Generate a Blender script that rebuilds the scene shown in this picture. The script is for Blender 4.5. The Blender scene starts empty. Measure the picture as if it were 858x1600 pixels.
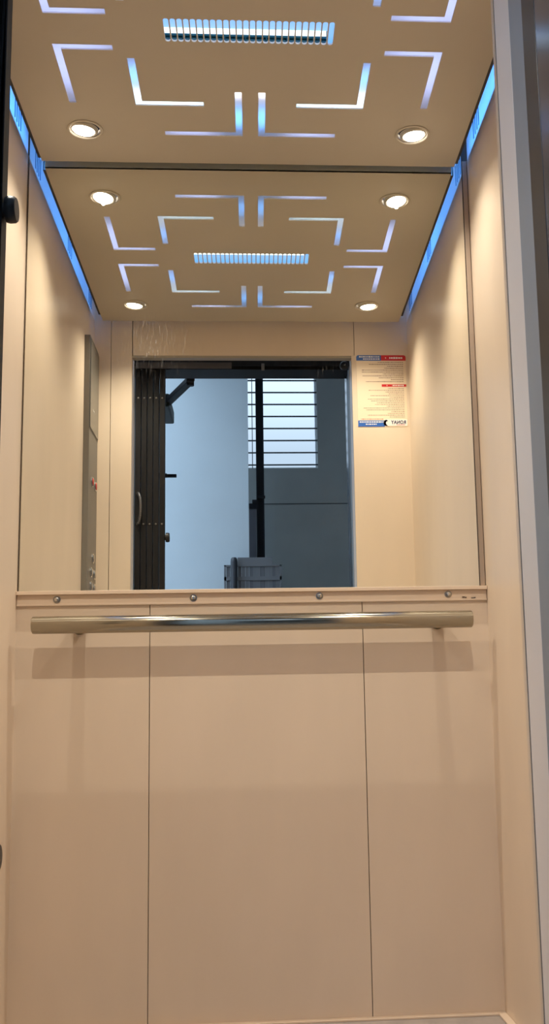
import bpy, bmesh, math, random
from mathutils import Vector, Matrix
random.seed(7)
PI = math.pi
S = bpy.context.scene
COL = S.collection

# ------------------------------------------------------------------ camera
F, PITCH, YAW, ROLL, CX, CY = 1663.17, .1592, .0691, -.0212, 511.12, 860.53
cam = bpy.data.cameras.new('camera')
cam.sensor_fit = 'VERTICAL'; cam.sensor_height = 36; cam.lens = 36*F/1600
cam.shift_x = (429-CX)/1600; cam.shift_y = (CY-800)/1600
cam.clip_start = .02
co = bpy.data.objects.new('camera', cam); COL.objects.link(co); S.camera = co
fw = Vector((math.sin(YAW)*math.cos(PITCH), math.cos(YAW)*math.cos(PITCH), math.sin(PITCH)))
rt = Vector((math.cos(YAW), -math.sin(YAW), 0)); up = rt.cross(fw)
rt2 = rt*math.cos(ROLL)+up*math.sin(ROLL); up2 = -rt*math.sin(ROLL)+up*math.cos(ROLL)
M = Matrix((rt2, up2, -fw)).transposed().to_4x4(); M.translation = Vector((-.0009, -2.4876, .653))
co.matrix_world = M

# ------------------------------------------------------------------ world, exposure
SKY_LOW, SKY_HIGH = 1.05, 8
world = bpy.data.worlds.new('sky'); S.world = world; world.use_nodes = True
bg = world.node_tree.nodes['Background']
# overcast sky: brighter overhead than at the horizon
wt = world.node_tree
wtc = wt.nodes.new('ShaderNodeTexCoord'); wsx = wt.nodes.new('ShaderNodeSeparateXYZ'); wrm = wt.nodes.new('ShaderNodeMapRange')
wt.links.new(wtc.outputs['Generated'], wsx.inputs[0]); wt.links.new(wsx.outputs[2], wrm.inputs[0])
wrm.inputs['From Min'].default_value = .25; wrm.inputs['From Max'].default_value = 1
wrm.inputs['To Min'].default_value = SKY_LOW; wrm.inputs['To Max'].default_value = SKY_HIGH
wt.links.new(wrm.outputs[0], bg.inputs[1])
bg.inputs[0].default_value = (.57, .74, 1.0, 1)
S.view_settings.view_transform = 'Standard'; S.view_settings.look = 'None'
S.view_settings.exposure = 0; S.view_settings.gamma = 1; S.view_settings.use_curve_mapping = False
S.cycles.max_bounces = 12; S.cycles.diffuse_bounces = 7; S.cycles.glossy_bounces = 6
S.cycles.transmission_bounces = 4; S.cycles.sample_clamp_indirect = 4
S.cycles.use_denoising = True

SPOT_W = 32.5; SPOT_COL = (1.0, .90, .74)
BLUE = (.07, .33, 1.0)

# ------------------------------------------------------------------ materials
MATS = {}
def mat(name, col, rough=.5, metal=0, spec=.5, noise=None, bump=None, emis=None, stretch=(1, 1, 1), extra=None):
    if name in MATS: return MATS[name]
    m = bpy.data.materials.new(name); m.use_nodes = True
    nt = m.node_tree; b = nt.nodes['Principled BSDF']
    b.inputs['Base Color'].default_value = (*col, 1); b.inputs['Roughness'].default_value = rough
    b.inputs['Metallic'].default_value = metal; b.inputs['Specular IOR Level'].default_value = spec
    if emis:
        b.inputs['Emission Color'].default_value = (*emis[0], 1); b.inputs['Emission Strength'].default_value = emis[1]
    if noise or bump:
        tc = nt.nodes.new('ShaderNodeTexCoord'); mp = nt.nodes.new('ShaderNodeMapping')
        mp.inputs['Scale'].default_value = stretch
        nt.links.new(tc.outputs['Object'], mp.inputs[0])
        n = nt.nodes.new('ShaderNodeTexNoise'); n.inputs['Scale'].default_value = (noise or bump)[0]; n.inputs['Detail'].default_value = 6
        nt.links.new(mp.outputs[0], n.inputs[0])
        if noise:
            r = nt.nodes.new('ShaderNodeValToRGB'); a = noise[1]
            r.color_ramp.elements[0].position = .3; r.color_ramp.elements[1].position = .7
            r.color_ramp.elements[0].color = (*[c*(1-a) for c in col], 1)
            r.color_ramp.elements[1].color = (*[min(1, c*(1+a)) for c in col], 1)
            nt.links.new(n.outputs[0], r.inputs[0]); nt.links.new(r.outputs[0], b.inputs['Base Color'])
        if bump:
            bp = nt.nodes.new('ShaderNodeBump'); bp.inputs['Strength'].default_value = bump[1]; bp.inputs['Distance'].default_value = .002
            n2 = nt.nodes.new('ShaderNodeTexNoise'); n2.inputs['Scale'].default_value = bump[0]
            nt.links.new(mp.outputs[0], n2.inputs[0])
            nt.links.new(n2.outputs[0], bp.inputs['Height']); nt.links.new(bp.outputs[0], b.inputs['Normal'])
    MATS[name] = m
    return m

WALL = mat('cream_laminate', (.725, .605, .485), .36, spec=.35, noise=(6, .035), stretch=(1, 1, .35))
TRIMM = mat('cream_trim', (.74, .60, .47), .32, spec=.4)
CEIL = mat('beige_ceiling_sheet', (.52, .465, .375), .5, spec=.2, noise=(3, .03))
EDGEW = mat('pale_cut_edge', (.85, .85, .88), .4)
FRIEZE = mat('white_frieze', (.85, .86, .9), .5)
VOID = mat('void_grey', (.35, .36, .38), .7)
BLACK = mat('black_plastic', (.012, .012, .014), .4)
GATEM = mat('charcoal_gate_steel', (.0065, .006, .0075), .55, spec=.25, metal=.0, noise=(60, .5), bump=(300, .25), stretch=(1, 1, .1))
STEEL = mat('brushed_steel', (.40, .37, .30), .14, metal=1, bump=(220, .1), stretch=(.02, 1, 1))
COPM = mat('cop_steel', (.20, .19, .175), .42, metal=.3, bump=(900, .15), stretch=(1, 1, .02))
CHROME = mat('chrome', (.75, .75, .74), .12, metal=1)
SCREW = mat('dull_screw_metal', (.35, .35, .34), .3, metal=1)
DARKGAP = mat('dark_gap', (.05, .04, .035), .6)
SEAM = mat('panel_seam', (.13, .08, .055), .6)
JAMB = mat('jamb_grey_paint', (.84, .80, .79), .35, noise=(5, .03))
JAMB2 = mat('blue_grey_paint', (.27, .31, .36), .45, noise=(6, .06))
DARKF = mat('dark_frame_steel', (.012, .013, .019), .55, spec=.3)
HALLP = mat('pale_blue_plaster', (.60, .67, .71), .7, noise=(2.2, .05), bump=(30, .1))
HALLG = mat('dark_grey_plaster', (.31, .32, .31), .7, noise=(3, .10), bump=(30, .15))
HALLF = mat('hall_floor_stone', (.25, .25, .25), .5, noise=(9, .1))
FLOORM = mat('grey_vinyl', (.34, .30, .28), .45, noise=(25, .12))
RED = mat('sticker_red', (.62, .02, .025), .35)
BLUEP = mat('sticker_blue', (.03, .13, .50), .35)
PAPER = mat('sticker_paper', (.86, .72, .55), .35)
INK = mat('sticker_ink', (.22, .13, .10), .6)
NAVY = mat('sticker_navy', (.03, .03, .10), .5)
WHITEP = mat('sticker_white', (.9, .88, .86), .5)
REDB = mat('red_button', (.55, .06, .05), .25)
GREEND = mat('closer_green_grey', (.022, .032, .026), .5)

def mirror_mat():
    m = bpy.data.materials.new('silver_mirror'); m.use_nodes = True
    nt = m.node_tree; b = nt.nodes['Principled BSDF']
    b.inputs['Base Color'].default_value = (.93, .93, .86, 1); b.inputs['Metallic'].default_value = 1
    b.inputs['Roughness'].default_value = 0
    out = nt.nodes['Material Output']
    # greasy wipe marks: short slanted streaks in two patches, real smears on the glass
    tc = nt.nodes.new('ShaderNodeTexCoord')
    mp = nt.nodes.new('ShaderNodeMapping'); mp.inputs['Rotation'].default_value = (0, math.radians(28), 0)
    mp.inputs['Scale'].default_value = (420, 1, 34)
    nt.links.new(tc.outputs['Object'], mp.inputs[0])
    n = nt.nodes.new('ShaderNodeTexNoise'); n.inputs['Scale'].default_value = 1; n.inputs['Detail'].default_value = 2
    nt.links.new(mp.outputs[0], n.inputs[0])
    r = nt.nodes.new('ShaderNodeValToRGB'); r.color_ramp.elements[0].position = .56; r.color_ramp.elements[1].position = .72
    nt.links.new(n.outputs[0], r.inputs[0])
    tot = None
    for (x, z, rx, rz, s) in ((-.24, 1.56, .17, .13, .5), (.17, 1.50, .07, .06, .10), (.18, 1.15, .13, .16, .16)):
        v = nt.nodes.new('ShaderNodeMapping'); v.vector_type = 'POINT'
        v.inputs['Location'].default_value = (-x/rx, 0, -z/rz); v.inputs['Scale'].default_value = (1/rx, 0, 1/rz)
        nt.links.new(tc.outputs['Object'], v.inputs[0])
        g = nt.nodes.new('ShaderNodeTexGradient'); g.gradient_type = 'QUADRATIC_SPHERE'
        nt.links.new(v.outputs[0], g.inputs[0])
        k = nt.nodes.new('ShaderNodeMath'); k.operation = 'MULTIPLY'; k.inputs[1].default_value = s
        nt.links.new(g.outputs['Fac'], k.inputs[0])
        if tot is None: tot = k
        else:
            a = nt.nodes.new('ShaderNodeMath'); a.operation = 'ADD'
            nt.links.new(tot.outputs[0], a.inputs[0]); nt.links.new(k.outputs[0], a.inputs[1]); tot = a
    f = nt.nodes.new('ShaderNodeMath'); f.operation = 'MULTIPLY'; f.use_clamp = True
    nt.links.new(r.outputs[0], f.inputs[0]); nt.links.new(tot.outputs[0], f.inputs[1])
    d = nt.nodes.new('ShaderNodeBsdfDiffuse'); d.inputs[0].default_value = (.8, .8, .82, 1)
    mx = nt.nodes.new('ShaderNodeMixShader')
    nt.links.new(f.outputs[0], mx.inputs[0]); nt.links.new(b.outputs[0], mx.inputs[1]); nt.links.new(d.outputs[0], mx.inputs[2])
    nt.links.new(mx.outputs[0], out.inputs[0])
    return m
MIRROR = mirror_mat()

def opal_mat():
    m = bpy.data.materials.new('opal_acrylic'); m.use_nodes = True
    nt = m.node_tree; nt.nodes.remove(nt.nodes['Principled BSDF'])
    t = nt.nodes.new('ShaderNodeBsdfTranslucent'); t.inputs[0].default_value = (.8, .8, .82, 1)
    d = nt.nodes.new('ShaderNodeBsdfDiffuse'); d.inputs[0].default_value = (.7, .7, .75, 1)
    mx = nt.nodes.new('ShaderNodeMixShader'); mx.inputs[0].default_value = .35
    nt.links.new(t.outputs[0], mx.inputs[1]); nt.links.new(d.outputs[0], mx.inputs[2])
    nt.links.new(mx.outputs[0], nt.nodes['Material Output'].inputs[0])
    return m
OPAL = opal_mat()
BULB = mat('lit_bulb', (1, 1, 1), .5, emis=((1, .93, .84), 9))
TUBE = mat('lit_white_tube', (1, 1, 1), .5, emis=((.75, .93, 1), 1.6))

# ------------------------------------------------------------------ helpers
def finish(name, bm, m, parent=None, smooth=False, bevel=0):
    bmesh.ops.recalc_face_normals(bm, faces=bm.faces)
    me = bpy.data.meshes.new(name); bm.to_mesh(me); bm.free()
    if isinstance(m, (list, tuple)):
        for q in m: me.materials.append(q)
    else: me.materials.append(m)
    o = bpy.data.objects.new(name, me); COL.objects.link(o)
    if smooth:
        for p in me.polygons: p.use_smooth = True
        try: me.set_sharp_from_angle(angle=math.radians(35))
        except Exception: pass
    if bevel:
        b = o.modifiers.new('bevel', 'BEVEL'); b.width = bevel; b.segments = 2; b.limit_method = 'ANGLE'
    if parent: o.parent = parent
    return o
def box(bm, x0, x1, y0, y1, z0, z1):
    v = [bm.verts.new(p) for p in ((x0,y0,z0),(x1,y0,z0),(x1,y1,z0),(x0,y1,z0),(x0,y0,z1),(x1,y0,z1),(x1,y1,z1),(x0,y1,z1))]
    for f in ((0,1,2,3),(4,5,6,7),(0,1,5,4),(1,2,6,5),(2,3,7,6),(3,0,4,7)): bm.faces.new([v[i] for i in f])
def cyl(bm, p0, p1, r, r2=None, n=32, caps=True):
    p0, p1 = Vector(p0), Vector(p1); d = p1-p0; r2 = r if r2 is None else r2
    q = d.to_track_quat('Z', 'Y').to_matrix()
    A = [bm.verts.new(p0+q@Vector((math.cos(2*PI*i/n)*r, math.sin(2*PI*i/n)*r, 0))) for i in range(n)]
    B = [bm.verts.new(p1+q@Vector((math.cos(2*PI*i/n)*r2, math.sin(2*PI*i/n)*r2, 0))) for i in range(n)]
    for i in range(n): bm.faces.new((A[i], A[(i+1)%n], B[(i+1)%n], B[i]))
    if caps: bm.faces.new(A); bm.faces.new(B)
def lathe(bm, prof, mtx, n=40):   # prof (r, z)
    rings = []
    for r, z in prof:
        rings.append([bm.verts.new(mtx@Vector((math.cos(2*PI*i/n)*r, math.sin(2*PI*i/n)*r, z))) for i in range(n)] if r > 1e-6 else [bm.verts.new(mtx@Vector((0, 0, z)))])
    for a, b in zip(rings, rings[1:]):
        for i in range(n):
            if len(a) == 1 and len(b) == 1: continue
            if len(b) == 1: bm.faces.new((a[i], a[(i+1)%n], b[0]))
            elif len(a) == 1: bm.faces.new((a[0], b[i], b[(i+1)%n]))
            else: bm.faces.new((a[i], a[(i+1)%n], b[(i+1)%n], b[i]))
def tube(bm, pts, r, n=16):
    for a, b in zip(pts, pts[1:]): cyl(bm, a, b, r, n=n)
def B(name, m, *boxes, parent=None, bevel=0):
    bm = bmesh.new()
    for b in boxes: box(bm, *b)
    return finish(name, bm, m, parent, bevel=bevel)
def thing(name, label, cat, loc=(0,0,0), group=None):
    o = bpy.data.objects.new(name, None); COL.objects.link(o); o.location = loc; o.empty_display_size = .05
    return tag(o, label, cat, group)
def tag(o, label, cat, group=None):
    o['label'] = label; o['category'] = cat
    o['kind'] = 'thing'
    if group: o['group'] = group
    return o
def struct(o, label=None):
    o['kind'] = 'structure'
    if label: o['label'] = label
    return o
def keep(child, parent):    # parent without moving (parents have translation only)
    child.parent = parent; child.matrix_parent_inverse = Matrix.Translation(-Vector(parent.location))
def copy_tree(root, offset):
    r = root.copy(); COL.objects.link(r); r.location = Vector(root.location)+Vector(offset)
    for ch in [c for c in bpy.data.objects if c.parent == root]:
        c = ch.copy(); COL.objects.link(c); c.parent = r
        for g in [q for q in bpy.data.objects if q.parent == ch]:
            d = g.copy(); COL.objects.link(d); d.parent = c
    return r

def sheet(name, outer, holes, z0, z1, mats, parent=None):
    """flat plate with holes: a filled 2D curve, turned into a mesh; side walls get mats[1]"""
    cu = bpy.data.curves.new(name, 'CURVE'); cu.dimensions = '2D'; cu.fill_mode = 'BOTH'; cu.extrude = (z1-z0)/2
    for poly in [outer]+holes:
        sp = cu.splines.new('POLY'); sp.points.add(len(poly)-1)
        for p, (x, y) in zip(sp.points, poly): p.co = (x, y, 0, 1)
        sp.use_cyclic_u = True
    tmp = bpy.data.objects.new(name+'_tmp', cu); COL.objects.link(tmp)
    dg = bpy.context.evaluated_depsgraph_get()
    me = bpy.data.meshes.new_from_object(tmp.evaluated_get(dg))
    bpy.data.objects.remove(tmp); bpy.data.curves.remove(cu)
    for v in me.vertices: v.co.z += (z0+z1)/2
    me.materials.clear()
    for q in mats: me.materials.append(q)
    for p in me.polygons:
        p.use_smooth = False
        p.material_index = 1 if (len(mats) > 1 and abs(p.normal.z) < .5) else 0
    me.name = name
    o = bpy.data.objects.new(name, me); COL.objects.link(o)
    if parent: o.parent = parent
    return o
def L(cx, cy, ex, ey, w=.0155, wy=.0165):
    """L shaped slot: outer corner (cx,cy); one arm runs in X to ex, the other in Y to ey"""
    sx = 1 if ex > cx else -1; sy = 1 if ey > cy else -1
    return [(cx, cy), (ex, cy), (ex, cy+sy*wy), (cx+sx*w, cy+sy*wy), (cx+sx*w, ey), (cx, ey)]
def circ(x, y, r, n=40): return [(x+r*math.cos(2*PI*i/n), y+r*math.sin(2*PI*i/n)) for i in range(n)]
def slot(x, y0, y1, w, n=8):
    r = w/2; p = []
    for i in range(n+1): a = PI*i/n; p.append((x+r*math.cos(a), y1-r+r*math.sin(a)))
    for i in range(n+1): a = PI+PI*i/n; p.append((x+r*math.cos(a), y0+r+r*math.sin(a)))
    return p
def area(name, loc, size, col, power, direction, parent=None):
    l = bpy.data.lights.new(name, 'AREA'); l.shape = 'RECTANGLE'; l.size, l.size_y = size; l.color = col; l.energy = power
    o = bpy.data.objects.new(name, l); COL.objects.link(o); o.location = loc
    z = -Vector(direction).normalized()
    y = Vector((0, 1, 0)); x = y.cross(z).normalized(); y = z.cross(x)
    o.rotation_euler = Matrix((x, y, z)).transposed().to_euler()
    if parent: o.parent = parent
    return o

# ------------------------------------------------------------------ dimensions
W = .55; D = 1.1097; ZC = 2.028; ZT = 2.17; ZF = 2.055
XL, XR, ZO = -.420, .349, 1.930      # door opening of the cabin
YC = -.5275                          # centre of the ceiling panel

# ------------------------------------------------------------------ cabin shell
struct(B('floor', FLOORM, (-W-.02, W+.02, -D-.16, .02, -.03, -.0005)), 'grey vinyl floor of the lift cabin')

# back wall: backing board + three laminate panels below the mirror, plain board above
wb = struct(B('wall_back', DARKGAP, (-W-.02, W+.02, .010, .03, 0, ZT)), 'cream laminate back wall of the lift cabin in three tall panels')
for i, (a, b) in enumerate(((-W, -.2455), (-.2437, .2505), (.2523, W))):
    B('panel', WALL, (a, b, 0, .010, 0, .934), parent=wb)
# side walls
def side_wall(s, name, lab):
    x0, x1 = (W, W+.02) if s > 0 else (-W-.02, -W)
    w = struct(B(name, WALL, (x0, x1, -D-.001, .03, 0, ZF)), lab)
    f = B('frieze', FRIEZE, (x0, x1, -D-.001, .0, ZF, ZT), parent=w)
    xi = s*W
    for yc in (-.12, -.60, -1.0):
        for k in range(4):
            y = yc-.030+k*.020
            B('vent_slit', mat('slit_dark_blue', (.10, .17, .26), .6), (min(xi, xi-s*.0012), max(xi, xi-s*.0012), y, y+.005, 2.066, 2.122), parent=f)
    # thin vertical cover strip beside the mirror
    return w
wr = side_wall(1, 'wall_right', 'cream laminate right side wall of the lift cabin')
wl = side_wall(-1, 'wall_left', 'cream laminate left side wall of the lift cabin')
# front wall (seen in the mirror): two return panels, header between them
FY0, FY1 = -D-.012, -D
wf = struct(B('wall_front', WALL, (XR, W, FY0, FY1, 0, 1.9315), (.3605, W, FY0, FY1, 1.9315, ZT)), 'cream laminate front wall of the cabin around the door opening, seen in the mirror')
B('return_panel', WALL, (-W, -.4935, FY0, FY1, 0, ZT), parent=wf)
B('return_panel', WALL, (-.4915, XL, FY0, FY1, 0, ZT), parent=wf)
B('header_panel', WALL, (XL+.003, .3585, FY0, FY1, ZO, ZT), parent=wf)
B('seam_backing', DARKGAP, (-W, XL-.0005, FY0-.004, FY0, 0, ZT), (XL-.0005, W, FY0-.004, FY0, ZO+.001, ZT), (XR+.001, W, FY0-.004, FY0, 0, ZO+.001), parent=wf)
B('header_lip', mat('header_lip_grey', (.34, .31, .26), .45), (XL, XR, -D-.030, -D-.0015, ZO-.008, ZO), parent=wf)
# roof of the cabin
struct(B('ceiling', VOID, (-W-.02, W+.02, -D-.02, .03, ZT, ZT+.01)), 'roof of the lift cabin above the suspended ceiling panel')
# baseboards: slim cream corner strips
struct(B('baseboard_back', TRIMM, (-W+.018, W-.018, -.018, -.0003, -.0004, .0045), bevel=.001), 'slim cream skirting strip along the back wall')
struct(B('baseboard_right', TRIMM, (W-.018, W-.0003, -D+.001, -.0003, -.0004, .0045), bevel=.001), 'slim cream skirting strip along the right wall')
struct(B('baseboard_left', TRIMM, (-W+.0003, -W+.018, -D+.001, -.0003, -.0004, .0045), bevel=.001), 'slim cream skirting strip along the left wall')

# corner strips between mirror and side walls
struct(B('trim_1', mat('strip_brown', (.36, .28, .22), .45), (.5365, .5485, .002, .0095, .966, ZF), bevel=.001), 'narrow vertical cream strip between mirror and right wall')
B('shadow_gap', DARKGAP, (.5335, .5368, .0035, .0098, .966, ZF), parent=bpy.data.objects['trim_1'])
struct(B('trim_2', mat('corner_strip_brown', (.16, .12, .08), .5), (-.5485, -.5455, .003, .0095, .966, ZF)), 'thin dark vertical gap between mirror and left wall')

# right hand reveal of the lift entrance (three steps: lilac grey, blue grey, black), left one behind the gate
d1 = struct(B('door_1', JAMB, (XR, XR+.05, -1.204, FY0-.0045, 0, ZO+.03), bevel=.0015), 'stepped door reveal on the right of the lift entrance, grey then blue grey then black')
B('landing_reveal', JAMB2, (XR, XR+.05, -1.2665, -1.2045, 0, 2.2), parent=d1)
B('black_frame', mat('black_frame', (.010, .010, .015), .35), (XR-.0005, XR+.05, -1.322, -1.267, 0, 2.2), parent=d1, bevel=.001)
B('glossy_frame', mat('glossy_blue_frame', (.10, .12, .17), .18, metal=.6, noise=(7, .5), stretch=(1, 1, .4)), (XR, XR+.05, -1.40, -1.3225, 0, 2.2), parent=d1, bevel=.001)
d2 = struct(B('door_2', JAMB, (XL-.05, XL, -1.204, FY0-.0045, 0, ZO+.03)), 'door reveal on the left of the lift entrance behind the folded gate')
B('landing_reveal', JAMB2, (XL-.05, XL, -1.2665, -1.2045, 0, 2.2), parent=d2)
B('black_frame', MATS['black_frame'], (XL-.05, XL, -1.40, -1.267, 0, 2.2), parent=d2)
# landing lintel
struct(B('trim_3', DARKF, (XL, XR, -1.40, -1.27, 1.941, 2.2), bevel=.002), 'dark steel lintel over the landing entrance')
# lift sill
struct(B('trim_4', mat('sill_aluminium', (.4, .4, .4), .35, metal=1), (XL, XR, -1.40, -D-.161, -.03, -.001)), 'aluminium sill of the lift entrance')

# ------------------------------------------------------------------ suspended ceiling
ls = []
def sym(cx, dy, ex, dey, lab):
    """four mirror images about the panel centre: (+-cx, YC+-dy)"""
    for sy in (1, -1):
        for sx in (-1, 1):
            ls.append((L(sx*cx, YC+sy*dy, sx*ex, YC+sy*dey), lab, sx, sy))
sym(.402, .048, .281, .256, 'outer')      # outer pairs: corner next to the centre line
sym(.256, .262, .104, .090, 'inner')      # inner pairs round the vent
sym(.0185, .3835, .200, .205, 'end')      # pairs either side of the middle line
spots = [(sx*.384, YC+sy*.365) for sy in (1, -1) for sx in (-1, 1)]
holes = [l[0] for l in ls]
holes += [circ(x, y, .037) for x, y in spots]
vy0, vy1 = -.5675, -.4955
VX0, VX1, VY0, VY1 = -.186, .186, -.590, -.473
holes.append([(VX0, VY0), (VX1, VY0), (VX1, VY1), (VX0, VY1)])
PX, PY0, PY1 = .5115, -1.0375, -.0175
panel = struct(sheet('ceiling', [(-PX, PY0), (PX, PY0), (PX, PY1), (-PX, PY1)], holes, ZC, ZC+.004, [CEIL, EDGEW]), 'suspended beige ceiling panel with L-shaped light slots')
fl = mat('flange_grey', (.58, .57, .53), .5)
B('flange', fl, (-PX, PX, PY1-.001, PY1, ZC+.0002, ZC+.05), parent=panel)
B('flange', fl, (-PX, PX, PY0, PY0+.001, ZC+.0002, ZC+.05), parent=panel)
B('hanger', fl, (-.30, -.28, -.045, -.035, ZC+.004, ZT), (.28, .30, -.045, -.035, ZC+.004, ZT), (-.30, -.28, -1.02, -1.01, ZC+.004, ZT), (.28, .30, -1.02, -1.01, ZC+.004, ZT), parent=panel)

pos = {('outer',-1,1): 'on the left side, second from the back', ('outer',1,1): 'on the right side, second from the back',
       ('outer',-1,-1): 'on the left side, second from the front', ('outer',1,-1): 'on the right side, second from the front'}
for poly, lab, sx, sy in ls:
    side = 'left' if sx < 0 else 'right'; end = 'mirror' if sy > 0 else 'door'
    c = [(x, y) for x, y in poly]
    o = sheet('ceiling_light_strip', c, [], ZC+.003, ZC+.003, [OPAL])
    t = {'outer': 'dim lilac L-shaped light in the ceiling beside the %s edge, on the %s half' % (side, end),
         'inner': 'bright bluish-white L-shaped light hugging the %s corner of the ceiling vent on the %s side' % (side, end),
         'end': 'L-shaped light just %s of the ceiling centre line, nearest the %s' % (side, end)}[lab]
    tag(o, t, 'ceiling light', 'L-shaped ceiling lights')
# lamp tape behind the opal inserts
def hid(x, y, sx, sy, col, p, h=.034):
    area('lamp_tape', (x, y, ZC+h), (sx, sy), col, p, (0, 0, -1))
WHT = (.66, .90, 1.0); LIL = (.50, .58, 1.0); BL = (.10, .40, 1)
for sx in (-1, 1):
    for sy in (-1, 1):
        hid(sx*.18, YC+sy*.255, .15, .008, WHT, .13)
        hid(sx*.247, YC+sy*.22, .008, .02, (.9, .95, 1), .020)
        hid(sx*.247, YC+sy*.15, .008, .06, BL, .045)
        hid(sx*.027, YC+sy*.205, .008, .012, (1, .95, .97), .035)
        hid(sx*.027, YC+sy*.31, .008, .07, BL, .060)
        hid(sx*.36, YC+sy*.12, .14, .18, LIL, .24, .06)
        hid(sx*.14, YC+sy*.375, .11, .012, LIL, .035)

# vent grille with 26 rounded slots, fan behind it
vent = thing('ceiling_vent', 'slotted air vent in the centre of the cabin ceiling', 'vent', (0, YC, ZC))
sl = [slot(-.1655+.01322*i, vy0, vy1, .0106) for i in range(26)]
g = sheet('grille', [(VX0, VY0), (VX1, VY0), (VX1, VY1), (VX0, VY1)], sl, ZC, ZC+.004, [CEIL, EDGEW]); keep(g, vent)
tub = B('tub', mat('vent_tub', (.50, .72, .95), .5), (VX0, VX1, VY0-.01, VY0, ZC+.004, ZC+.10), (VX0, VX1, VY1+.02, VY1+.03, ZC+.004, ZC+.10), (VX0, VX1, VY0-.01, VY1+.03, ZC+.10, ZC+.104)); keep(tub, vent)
bm = bmesh.new(); 
for i in range(14):
    a = 2*PI*i/14
    y, z = -.468+math.cos(a)*.026, ZC+.046+math.sin(a)*.026
    cyl(bm, (VX0+.006, y, z), (VX1-.02, y, z), .004, n=8)
for k in range(9): 
    x = VX0+.006+k*(VX1-VX0-.03)/8; cyl(bm, (x, -.468, ZC+.046), (x+.002, -.468, ZC+.046), .031, n=24)
cyl(bm, (VX0+.006, -.468, ZC+.046), (VX1-.02, -.468, ZC+.046), .021, n=24)
fo = finish('fan_roller', bm, mat('fan_teal', (.04, .20, .28), .4), smooth=True); keep(fo, vent)
lb = B('lamp_board', mat('blue_lamp_board', (.5, .6, .8), .5, emis=((.16, .50, 1), .8)), (VX0+.002, VX1-.0265, VY0+.001, -.5235, ZC+.012, ZC+.014), (VX1-.0265, VX1-.006, VY0+.001, VY1+.010, ZC+.012, ZC+.014)); keep(lb, vent)
bm = bmesh.new(); cyl(bm, (VX0+.005, -.516, ZC+.012), (VX1-.03, -.516, ZC+.012), .0060, n=16)
fo = finish('lamp_tube', bm, TUBE, smooth=True); keep(fo, vent)

# blue cove lights along both sides
for s in (-1, 1):
    side = 'left' if s < 0 else 'right'
    c = thing('cove_light', 'blue strip light with black rail along the %s edge of the ceiling' % side, 'strip light', (s*.516, YC, ZC), 'blue cove lights')
    xs = sorted((s*PX, s*.5185))
    r = B('rail', BLACK, (xs[0], xs[1], -.985, -.03, ZC+.0015, ZC+.0025), (min(s*.5170, s*.5185), max(s*.5170, s*.5185), -.985, -.03, ZC+.0025, 2.0652)); keep(r, c)
    xe = sorted((s*.470, s*.486))
    r = B('tape_holder', VOID, (xe[0], xe[1], -.985, -.03, 2.060, 2.088)); keep(r, c)
    l = area('cove_lamp', (s*.4875, -.5075, 2.075), (.004, .955), BLUE, 1.05, (s, 0, 0)); keep(l, c)

# downlights: ring, gimbal, bulb, each tilted a little to its corner
dl = None
for (x, y) in spots:
    sx = -1 if x < 0 else 1; back = y > YC
    side = 'left' if sx < 0 else 'right'
    t = thing('ceiling_downlight', 'round warm white downlight in the %s %s corner of the ceiling' % ('back' if back else 'front', side), 'downlight', (x, y, ZC), 'ceiling downlights')
    bm = bmesh.new()
    lathe(bm, [(.0375, .006), (.0375, -.0002), (.0405, -.0006), (.0410, -.0014), (.0400, -.0024), (.0365, -.0030), (.0345, -.0016), (.0340, .010)], Matrix.Identity(4))
    finish('ring', bm, mat('downlight_ring', (.56, .50, .40), .35), t, True)
    T = Matrix.Rotation(math.radians(-6*sx), 4, 'Y') @ Matrix.Rotation(math.radians(5 if back else -5), 4, 'X')
    off = Matrix.Translation((sx*.004, 0, 0))
    bm = bmesh.new()
    lathe(bm, [(.0335, .004), (.0330, -.0015), (.0285, -.0035), (.0262, -.0030), (.0258, .002)], off@T)
    finish('gimbal', bm, mat('gimbal_beige', (.50, .46, .38), .3, metal=.2), t, True)
    bm = bmesh.new()
    lathe(bm, [(.0256, -.001), (.0225, -.0062), (.014, -.0100), (0, -.0115)], off@T)
    finish('bulb', bm, BULB, t, True)
    l = bpy.data.lights.new('downlight_lamp', 'SPOT'); l.energy = SPOT_W; l.color = SPOT_COL; l.spot_size = math.radians(130); l.spot_blend = 1
    l.shadow_soft_size = .005
    l.use_nodes = True; lnt = l.node_tree; lem = lnt.nodes['Emission']     # falloff smoothed to dim hot spots close to the lamp
    lf = lnt.nodes.new('ShaderNodeLightFalloff'); lf.inputs['Strength'].default_value = 1; lf.inputs['Smooth'].default_value = .17
    lnt.links.new(lf.outputs['Quadratic'], lem.inputs['Strength'])
    lo = bpy.data.objects.new('downlight_lamp', l); COL.objects.link(lo); lo.parent = t; lo.location = (sx*.004, 0, -.0175)

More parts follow.
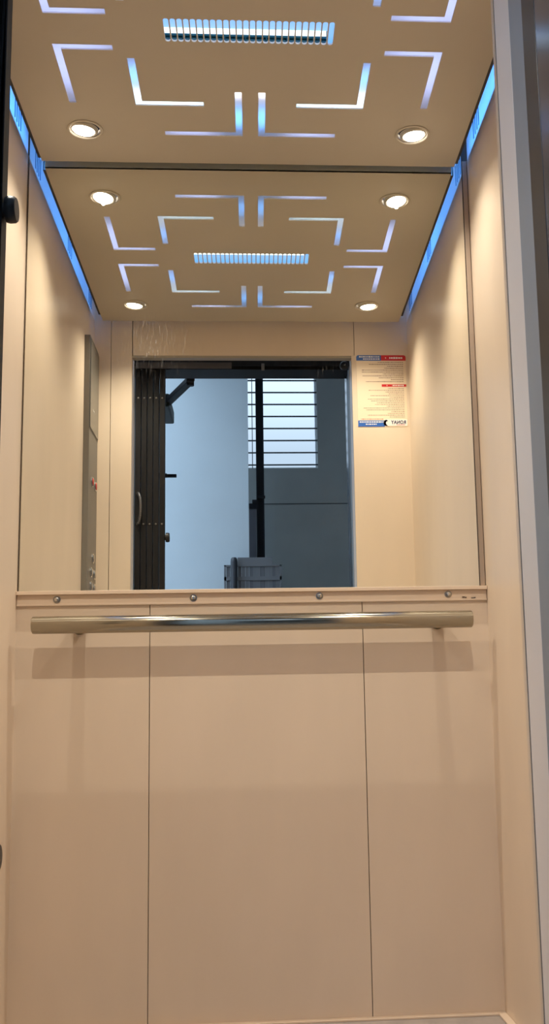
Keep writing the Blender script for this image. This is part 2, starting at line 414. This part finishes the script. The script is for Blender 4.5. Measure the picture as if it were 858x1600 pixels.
# ------------------------------------------------------------------ mirror and its ledge
mi = B('mirror', [MIRROR], (-.5455, .5335, 0, .004, .9645, 2.112)); tag(mi, 'large frameless mirror filling the back wall above the cream ledge', 'mirror')
led = B('mirror_ledge', TRIMM, (-.549, .549, -.012, .0035, .9555, .9640), (-.549, .549, -.003, .0035, .934, .9555), (-.549, .549, -.006, -.002, .9300, .9345), bevel=.0007)
tag(led, 'cream channel ledge holding up the bottom edge of the mirror', 'ledge')
for k, (x, z, lab) in enumerate(((-.458, .9445, 'at the far left of the ledge'), (-.144, .9445, 'second from the left on the ledge'), (.151, .9455, 'second from the right on the ledge'), (.457, .9455, 'at the far right of the ledge, beside chipped paint'))):
    s = thing('screw', 'small metal screw '+lab, 'screw', (x, -.003, z), 'ledge screws')
    T = Matrix.Rotation(PI/2, 4, 'X')
    bm = bmesh.new(); lathe(bm, [(.0085, 0), (.0085, .0012), (.0060, .0016)], T, 28); finish('washer', bm, SCREW, s, True)
    bm = bmesh.new(); lathe(bm, [(.0055, .0012), (.0050, .0032), (.0030, .0042), (.0014, .0042), (.0012, .0025), (0, .0025)], T, 28); finish('head', bm, mat('screw_head', (.6, .58, .55), .25, metal=1), s, True)
bm = bmesh.new()
for (x, z, w) in ((.490, .9375, .006), (.497, .9365, .003), (.512, .9350, .008), (.518, .9358, .004)):
    box(bm, x, x+w, -.0065, -.0028, z, z+.0016)
keep(finish('chipped_paint', bm, DARKGAP), led)

# ------------------------------------------------------------------ handrail
hr = thing('handrail', 'round brushed steel handrail across the lower back wall', 'handrail', (0, -.06, .8805))
bm = bmesh.new()
T = Matrix.Rotation(PI/2, 4, 'Y')
lathe(bm, [(0, -.501), (.0172, -.501), (.0192, -.4995), (.0196, -.497), (.0196, .496), (.0192, .4985), (.0172, .500), (0, .500)], T, 64)
finish('rail', bm, STEEL, hr, True)
for x in (-.405, .428):
    bm = bmesh.new(); cyl(bm, (x, .010, 0), (x, .0592, 0), .0135); cyl(bm, (x, .0565, 0), (x, .0597, 0), .018)
    finish('bracket', bm, STEEL, hr, True)

# ------------------------------------------------------------------ control panel on the left wall (seen in the mirror)
cp = thing('control_panel', 'tall brushed steel lift control panel on the left wall, seen in the mirror', 'control panel', (-W, -1.0, .9))
def cpk(o): keep(o, cp); return o
Y0, Y1, XF = -1.083, -.897, -.531
cpk(B('body', COPM, (-W+.0003, XF, Y0, Y1, .86, 1.926), bevel=.0015))
cpk(B('display_gap', BLACK, (XF-.002, XF+.0006, Y0+.001, Y1-.0015, 1.609, 1.918)))
cpk(B('display_cover', mat('display_cover', (.15, .15, .135), .25, metal=.3), (XF-.001, XF+.0022, Y0+.002, Y1-.0085, 1.6165, 1.915), bevel=.0008))
cpk(B('display_mark', WHITEP, (XF+.0022, XF+.0026, -.990, -.965, 1.686, 1.690)))
def button(y, z, m):
    bm = bmesh.new(); T = Matrix.Translation((XF, y, z))@Matrix.Rotation(PI/2, 4, 'Y')
    lathe(bm, [(.0165, 0), (.0165, .003), (.0145, .0042), (.0125, .0036)], T, 28)
    b = cpk(finish('button', bm, CHROME, None, True))
    bm = bmesh.new(); lathe(bm, [(.0123, .001), (.0123, .0050), (.010, .0062), (0, .0065)], T, 28)
    f = finish('button_face', bm, m, None, True); f.parent = b
STB = mat('button_steel', (.55, .53, .50), .25, metal=.9)
button(-.970, 1.446, REDB); button(-1.040, 1.446, REDB)
button(-1.006, 1.197, STB)
for z in (1.147, 1.102, 1.050, 1.0):
    button(-.970, z, STB); button(-1.040, z, STB)

# ------------------------------------------------------------------ notice on the front wall (seen in the mirror)
nx0, nx1, nz0, nz1, ny = .366, .542, 1.671, 1.932, -D
st = thing('notice_sticker', 'safety notice with red and blue headings on the front wall, seen mirrored', 'notice', (nx0, ny, nz0))
def npk(o): keep(o, st); return o
def rounded(x0, x1, z0, z1, r, n=6):
    p = []
    for cx, cz, a0 in ((x1-r, z1-r, 0), (x0+r, z1-r, PI/2), (x0+r, z0+r, PI), (x1-r, z0+r, 1.5*PI)):
        for i in range(n+1): a = a0+PI/2*i/n; p.append((cx+r*math.cos(a), cz+r*math.sin(a)))
    return p
def plate(name, poly, y0, y1, m):
    bm = bmesh.new()
    a = [bm.verts.new((x, y0, z)) for x, z in poly]; b = [bm.verts.new((x, y1, z)) for x, z in poly]
    n = len(poly); bm.faces.new(a); bm.faces.new(b)
    for i in range(n): bm.faces.new((a[i], a[(i+1)%n], b[(i+1)%n], b[i]))
    return npk(finish(name, bm, m))
plate('sheet', rounded(nx0, nx1, nz0, nz1, .006), ny+.0002, ny+.0012, PAPER)
xm = nx0+.50*(nx1-nx0)
plate('red_heading', [(xm, nz1-.020), (nx1, nz1-.020), (nx1, nz1-.006), (nx1-.002, nz1-.002), (nx1-.006, nz1), (xm, nz1)], ny+.0010, ny+.0016, RED)
plate('blue_heading', [(xm, nz1-.020), (xm, nz1), (nx0+.006, nz1), (nx0+.002, nz1-.002), (nx0, nz1-.006), (nx0, nz1-.020)], ny+.0010, ny+.0016, BLUEP)
plate('red_bar', [(xm, nz1-.116), (nx1-.001, nz1-.116), (nx1-.001, nz1-.107), (xm, nz1-.107)], ny+.0010, ny+.0016, RED)
plate('blue_banner', [(nx0+.001, nz0), (nx0+.095, nz0), (nx0+.095, nz0+.022), (nx0+.001, nz0+.022)], ny+.0010, ny+.0016, BLUEP)
plate('logo_ground', [(nx0+.095, nz0+.003), (nx1-.002, nz0+.003), (nx1-.002, nz0+.026), (nx0+.095, nz0+.026)], ny+.0010, ny+.0016, WHITEP)
def words(name, spec, y, m, parent_fn):
    bm = bmesh.new()
    for (x0, x1, z, h) in spec: box(bm, min(x0, x1), max(x0, x1), y, y+.0003, z-h/2, z+h/2)
    return parent_fn(finish(name, bm, m))
def line_of_words(xr, length, z, h):
    out = []; x = xr
    while x > xr-length:
        w = random.uniform(.003, .008); w = min(w, x-(xr-length)+.001)
        if w <= 0: break
        hh = h*random.uniform(.8, 1.15); out.append((x, x-w, z, hh)); x -= w+.0018
    return out
spec = []
z = nz1-.0265
for ln in (.09, .122, .056, .066, .148, .146, .072, .144, .086, .044, .134):
    spec += line_of_words(nx1-.010, ln, z, .0021); z -= .0071
z = nz1-.1225
for ln in (.055, .125, .064, .055, .118, .050, .128, .116, .098, .102, .062, .143, .134, .046, .058, .130, .052):
    spec += line_of_words(nx1-.010, ln, z, .0018); z -= .0065
words('text_lines', spec, ny+.0012, INK, npk)['kind'] = 'stuff'
words('red_text_line', line_of_words(nx0+.090, .078, nz0+.0270, .0022), ny+.0012, mat('sticker_red_ink', (.6, .10, .08), .5), npk)
def head(sp): words('heading_text', sp, ny+.0015, WHITEP, npk)
head(line_of_words(nx1-.012, .046, nz1-.0100, .0062)+[(xm+.018, xm+.015, nz1-.010, .004)])
head(line_of_words(xm-.005, .072, nz1-.0060, .0042)+line_of_words(xm-.005, .058, nz1-.0140, .0042))
head(line_of_words(nx1-.010, .040, nz1-.1115, .0038)+[(xm+.020, xm+.017, nz1-.1115, .003)])
head(line_of_words(nx0+.092, .086, nz0+.0165, .0045)+line_of_words(nx0+.066, .040, nz0+.0085, .0042))
fc = bpy.data.curves.new('logo_text', 'FONT'); fc.body = 'RONAY'; fc.size = .0175; fc.extrude = .0002; fc.offset = .0006; fc.space_character = 1.08
fc.materials.append(NAVY)
ftmp = bpy.data.objects.new('logo_tmp', fc); COL.objects.link(ftmp)
fme = bpy.data.meshes.new_from_object(ftmp.evaluated_get(bpy.context.evaluated_depsgraph_get())); bpy.data.objects.remove(ftmp); bpy.data.curves.remove(fc)
ft = bpy.data.objects.new('logo_text', fme); COL.objects.link(ft)
ft.rotation_euler = (PI/2, 0, PI); ft.location = (nx1-.006, ny+.0018, nz0+.0095); ft.scale = (.82, 1, 1); keep(ft, st)
bm = bmesh.new()      # crescent shaped emblem beside the letters
for i in range(16):
    a = math.radians(60+i*15)
    r = .0035*math.sin(math.pi*(i+.6)/16.2)+.001
    cyl(bm, (nx0+.101+.0065*math.cos(a), ny+.0014, nz0+.013+.0085*math.sin(a)), (nx0+.101+.0065*math.cos(a), ny+.0019, nz0+.013+.0085*math.sin(a)), r, n=12)
npk(finish('emblem', bm, NAVY))
words('logo_red_line', [(nx1-.040, nx1-.010, nz0+.0058, .0016)], ny+.0016, RED, npk)

# ------------------------------------------------------------------ folded collapsible gate at the left of the opening
gt = thing('folding_gate', 'black steel collapsible gate folded against the left side of the entrance', 'gate', (-.36, -1.205, 0))
def gpk(o, par=None):
    keep(o, gt); return o
GX0, GX1, GY = -.417, -.311, -1.205
n = 5; pw = (GX1-GX0)/n
for i in range(n):
    x = GX0+i*pw
    o = gpk(B('picket', GATEM, (x+.0012, x+pw-.0012, GY+.013, GY+.016,   .02, 1.905), (x+.0012, x+.0035, GY-.010, GY+.013, .02, 1.905), (x+pw-.0035, x+pw-.0012, GY-.010, GY+.013, .02, 1.905), bevel=.0008))
    for z in (.45, .90, 1.345, 1.80):
        bm = bmesh.new()
        T = Matrix.Translation((x+pw/2, GY+.016, z))@Matrix.Rotation(-PI/2, 4, 'X')
        lathe(bm, [(.0036, 0), (.0030, .0016), (0, .0024)], T, 14)
        rv = finish('rivet', bm, mat('rivet_steel', (.25, .24, .23), .35, metal=1)); rv.parent = o
# scissor links, folded almost upright, behind the pickets
bm = bmesh.new()
for j, z in enumerate((.50, .95, 1.40)):
    for i in range(n):
        x = GX0+i*pw+.004
        for dx in (0, .010):
            a = Vector((x+dx, GY-.004-dx*.5, z-.20)); b = Vector((x+.010-dx, GY-.004-dx*.5, z+.20))
            cyl(bm, a, b, .004, n=8)
gpk(finish('scissor_links', bm, GATEM))
gpk(B('hanger_plate', GATEM, (GX0, GX1, GY-.010, GY+.012, 1.906, 1.9165)))
# end post knobs and handle
for z in (1.300, .507):
    bm = bmesh.new(); T = Matrix.Translation((GX1-.003, GY, z))@Matrix.Rotation(PI/2, 4, 'Y')
    lathe(bm, [(0, 0), (.0095, 0), (.0095, .004), (.0160, .005), (.0170, .009), (.0165, .0155), (.0145, .0180), (0, .0188)], T, 32)
    gpk(finish('stop_knob', bm, BLACK, None, True))
bm = bmesh.new()
pts = []
for i in range(13):
    a = PI*(-.5+i/12); pts.append((GX0+.012+.010*math.cos(a)*1.2, GY+.020+.016*math.cos(a), 1.400+.055*math.sin(a)))
tube(bm, pts, .0048, 12)
gpk(finish('pull_handle', bm, mat('handle_steel', (.18, .18, .19), .3, metal=.9), None, True))
# top track of the gate
tr = thing('gate_track', 'black overhead track of the folding gate across the entrance, seen in the mirror', 'track', (0, GY, 1.9))
o = B('channel', GATEM, (XL+.001, XR-.001, GY-.022, GY-.019, 1.918, 1.985), (XL+.001, XR-.001, GY+.019, GY+.022, 1.918, 1.985), (XL+.001, XR-.001, GY-.022, GY+.022, 1.984, 1.987)); keep(o, tr)
o = B('cover_plate', mat('track_cover', (.09, .08, .08), .4, metal=.3), (XL+.004, -.075, GY+.0225, GY+.0245, 1.907, 1.930)); keep(o, tr)
o = B('stop_tab', mat('tab_grey', (.16, .16, .17), .4, metal=.5), (.031, .042, GY+.0225, GY+.0260, 1.900, 1.926), bevel=.001); keep(o, tr)
bm = bmesh.new(); T = Matrix.Translation((XR-.020, GY+.0225, 1.917))@Matrix.Rotation(-PI/2, 4, 'X')
lathe(bm, [(.0165, 0), (.0165, .008), (.013, .012), (0, .013)], T, 28); o = finish('roller', bm, BLACK, None, True); keep(o, tr)
bm = bmesh.new(); lathe(bm, [(.0035, .0125), (.0028, .016), (0, .017)], T, 16); o = finish('roller_bolt', bm, CHROME, None, True); keep(o, tr)

# ------------------------------------------------------------------ open landing door with its closer (mostly behind the gate in the mirror)
ld = thing('landing_door', 'blue grey landing door swung open beside the entrance, its lever peeking past the gate', 'door', (-.445, -1.41, 0))
def lpk(o): keep(o, ld); return o
lpk(B('leaf', JAMB2, (-.455, -.418, -2.16, -1.412, .01, 2.06), bevel=.002))
lpk(B('door_closer', GREEND, (-.417, -.338, -1.96, -1.70, 1.925, 1.980), bevel=.006))
bm = bmesh.new()
lathe(bm, [(.022, 0), (.022, .004), (.012, .006), (.009, .040), (0, .041)], Matrix.Translation((-.418, -2.08, 1.728))@Matrix.Rotation(PI/2, 4, 'Y'), 24)
for i in range(1):
    a = [(-.385, -2.075, 1.652), (-.385, -2.075, 1.632), (-.335, -2.085, 1.640)]
box(bm, -.386, -.337, -2.095, -2.078, 1.721, 1.734)
lpk(finish('lever_handle', bm, DARKF, None, False, .001))
# closer arm: from the lintel to the closer body
arm = bmesh.new()
def bar(bm, a, b, w, h):
    a, b = Vector(a), Vector(b); d = (b-a).normalized(); s = d.cross(Vector((0, 0, 1))).normalized()*w/2; u = s.cross(d).normalized()*h/2
    v = [bm.verts.new(p+i*s+j*u) for p in (a, b) for i, j in ((-1,-1),(1,-1),(1,1),(-1,1))]
    for f in ((0,1,2,3),(4,5,6,7),(0,1,5,4),(1,2,6,5),(2,3,7,6),(3,0,4,7)): bm.faces.new([v[i] for i in f])
bar(arm, (-.238, -1.401, 1.985), (-.236, -1.45, 1.957), .030, .026)
bar(arm, (-.236, -1.43, 1.985), (-.2361, -1.432, 1.938), .026, .030)
bar(arm, (-.238, -1.44, 1.948), (-.350, -1.74, 1.952), .030, .020)
cyl(arm, (-.238, -1.45, 1.930), (-.238, -1.45, 1.972), .014, n=20)
cyl(arm, (-.355, -1.75, 1.975), (-.355, -1.75, 1.990), .014, n=20)
lpk(finish('closer_arm', arm, DARKF, None, False, .001))

# ------------------------------------------------------------------ the landing hall behind the camera (seen in the mirror)
HX0, HX1, HC = -1.7, 1.25, 2.86
PYW, WYW = -3.10, -3.60
struct(B('floor', HALLF, (HX0-1.2, HX1+.05, -3.9, -1.4005, -.06, -.0015)), 'stone floor of the landing hall')
struct(B('ceiling', mat('hall_ceiling', (.55, .57, .6), .8), (-.45, HX1, -3.7, -1.267, HC, HC+.05)), 'ceiling of the landing hall')
struct(B('wall_landing', HALLP, (HX0, XL-.05, -1.40, -1.267, 0, HC), (XR+.05, HX1, -1.40, -1.267, 0, HC), (XL-.05, XR+.05, -1.40, -1.267, 2.2005, HC)), 'landing wall around the lift entrance')
struct(B('wall_hall', HALLP, (HX0-.3, -.0285, PYW-.10, PYW, 0, HC)), 'pale blue plastered wall behind the camera, seen in the mirror')
WX0, WX1, WZ0, WZ1 = -.20, .378, 2.125, 2.72
struct(B('wall_window', HALLG, (-.125, WX0, WYW-.10, WYW, 0, HC) if False else (-.6, WX0, WYW-.10, WYW, 0, HC), (WX1, HX1, WYW-.10, WYW, 0, HC), (WX0, WX1, WYW-.10, WYW, 0, WZ0), (WX0, WX1, WYW-.10, WYW, WZ1, HC)), 'dark grey plastered wall with the barred window, seen in the mirror')
struct(B('wall_end', HALLG, (HX1, HX1+.05, -3.7, -1.267, 0, HC)), 'side wall of the landing hall')
struct(B('trim_5', mat('wall_groove', (.06, .065, .065), .7), (-.1, HX1, WYW, WYW+.0015, 1.909, 1.915)), 'dark horizontal joint line on the grey hall wall')
wn = struct(B('window_1', mat('window_frame_white', (.75, .78, .82), .5), (WX1-.012, WX1, WYW-.09, WYW-.03, WZ0, WZ1), (WX0, WX0+.012, WYW-.09, WYW-.03, WZ0, WZ1), (WX0+.012, WX1-.012, WYW-.09, WYW-.03, WZ0, WZ0+.012), (WX0+.012, WX1-.012, WYW-.09, WYW-.03, WZ1-.012, WZ1)), 'bright hall window behind horizontal bars, seen in the mirror')
gm = mat('window_bar_iron', (.03, .04, .05), .5)
for k in range(8):
    z = WZ0+.022+k*.0735
    B('bar', gm, (WX0, WX1+.004, WYW-.012, WYW-.002, z-.0035, z+.0035), parent=wn)
B('bar', gm, (-.0085, -.004, WYW-.018, WYW-.012, WZ0, WZ1), parent=wn)

# dark post with lock, standing in front of the window
ps = thing('hall_post', 'dark steel post with lock plate in front of the reflected hall window', 'post', (.036, -3.30, 0))
o = B('post', DARKF, (.0135, .057, -3.33, -3.30, .0, HC-.0005), (.0135, .022, -3.30, -3.285, .0, HC-.0005), (.049, .057, -3.30, -3.285, .0, HC-.0005), bevel=.001); keep(o, ps)
o = B('lock_plate', DARKF, (-.028, .016, -3.325, -3.288, 1.825, 1.852), (-.010, .016, -3.325, -3.284, 1.852, 1.872), bevel=.002); keep(o, ps)
o = B('side_panel', mat('violet_grey_panel', (.17, .17, .20), .5), (-.027, .012, -3.325, -3.312, .02, 1.822)); keep(o, ps)
o = B('brace', DARKF, (.0135, .062, -3.299, -3.276, 1.880, 1.893), bevel=.001); keep(o, ps)

# low grey slatted barrier, a stand-in for an unidentified shape in the mirror
br = thing('standin_barrier', 'grey slatted barrier standing in for an unclear shape at the bottom edge of the mirror', 'barrier', (0, -3.0, 0))
bg_ = mat('standin_grey', (.165, .17, .18), .55)
o = B('frame', bg_, (-.158, .140, -3.02, -3.0, 1.385, 1.405), (-.158, .140, -3.02, -3.0, 1.458, 1.466), (-.158, -.148, -3.02, -3.0, 0, 1.466), (.130, .140, -3.02, -3.0, 0, 1.466), (-.088, .092, -3.02, -3.0, 1.466, 1.505)); keep(o, br)
for k in range(14):
    x = -.146+k*.0197
    o = B('slat', bg_ if k % 3 else mat('standin_dark', (.125, .13, .14), .55), (x, x+.0185, -3.015, -3.005, .02, 1.466)); keep(o, br)
bm = bmesh.new(); T = Matrix.Translation((-.106, -2.972, 0))
lathe(bm, [(0, 0), (.018, 0), (.018, 1.478), (.0165, 1.494), (.011, 1.501), (0, 1.503)], T, 28)
pt = finish('round_post', bm, mat('round_post_dark', (.04, .042, .05), .45), None, True); tag(pt, 'short dark round-topped post in front of the grey stand-in barrier, seen in the mirror', 'post')
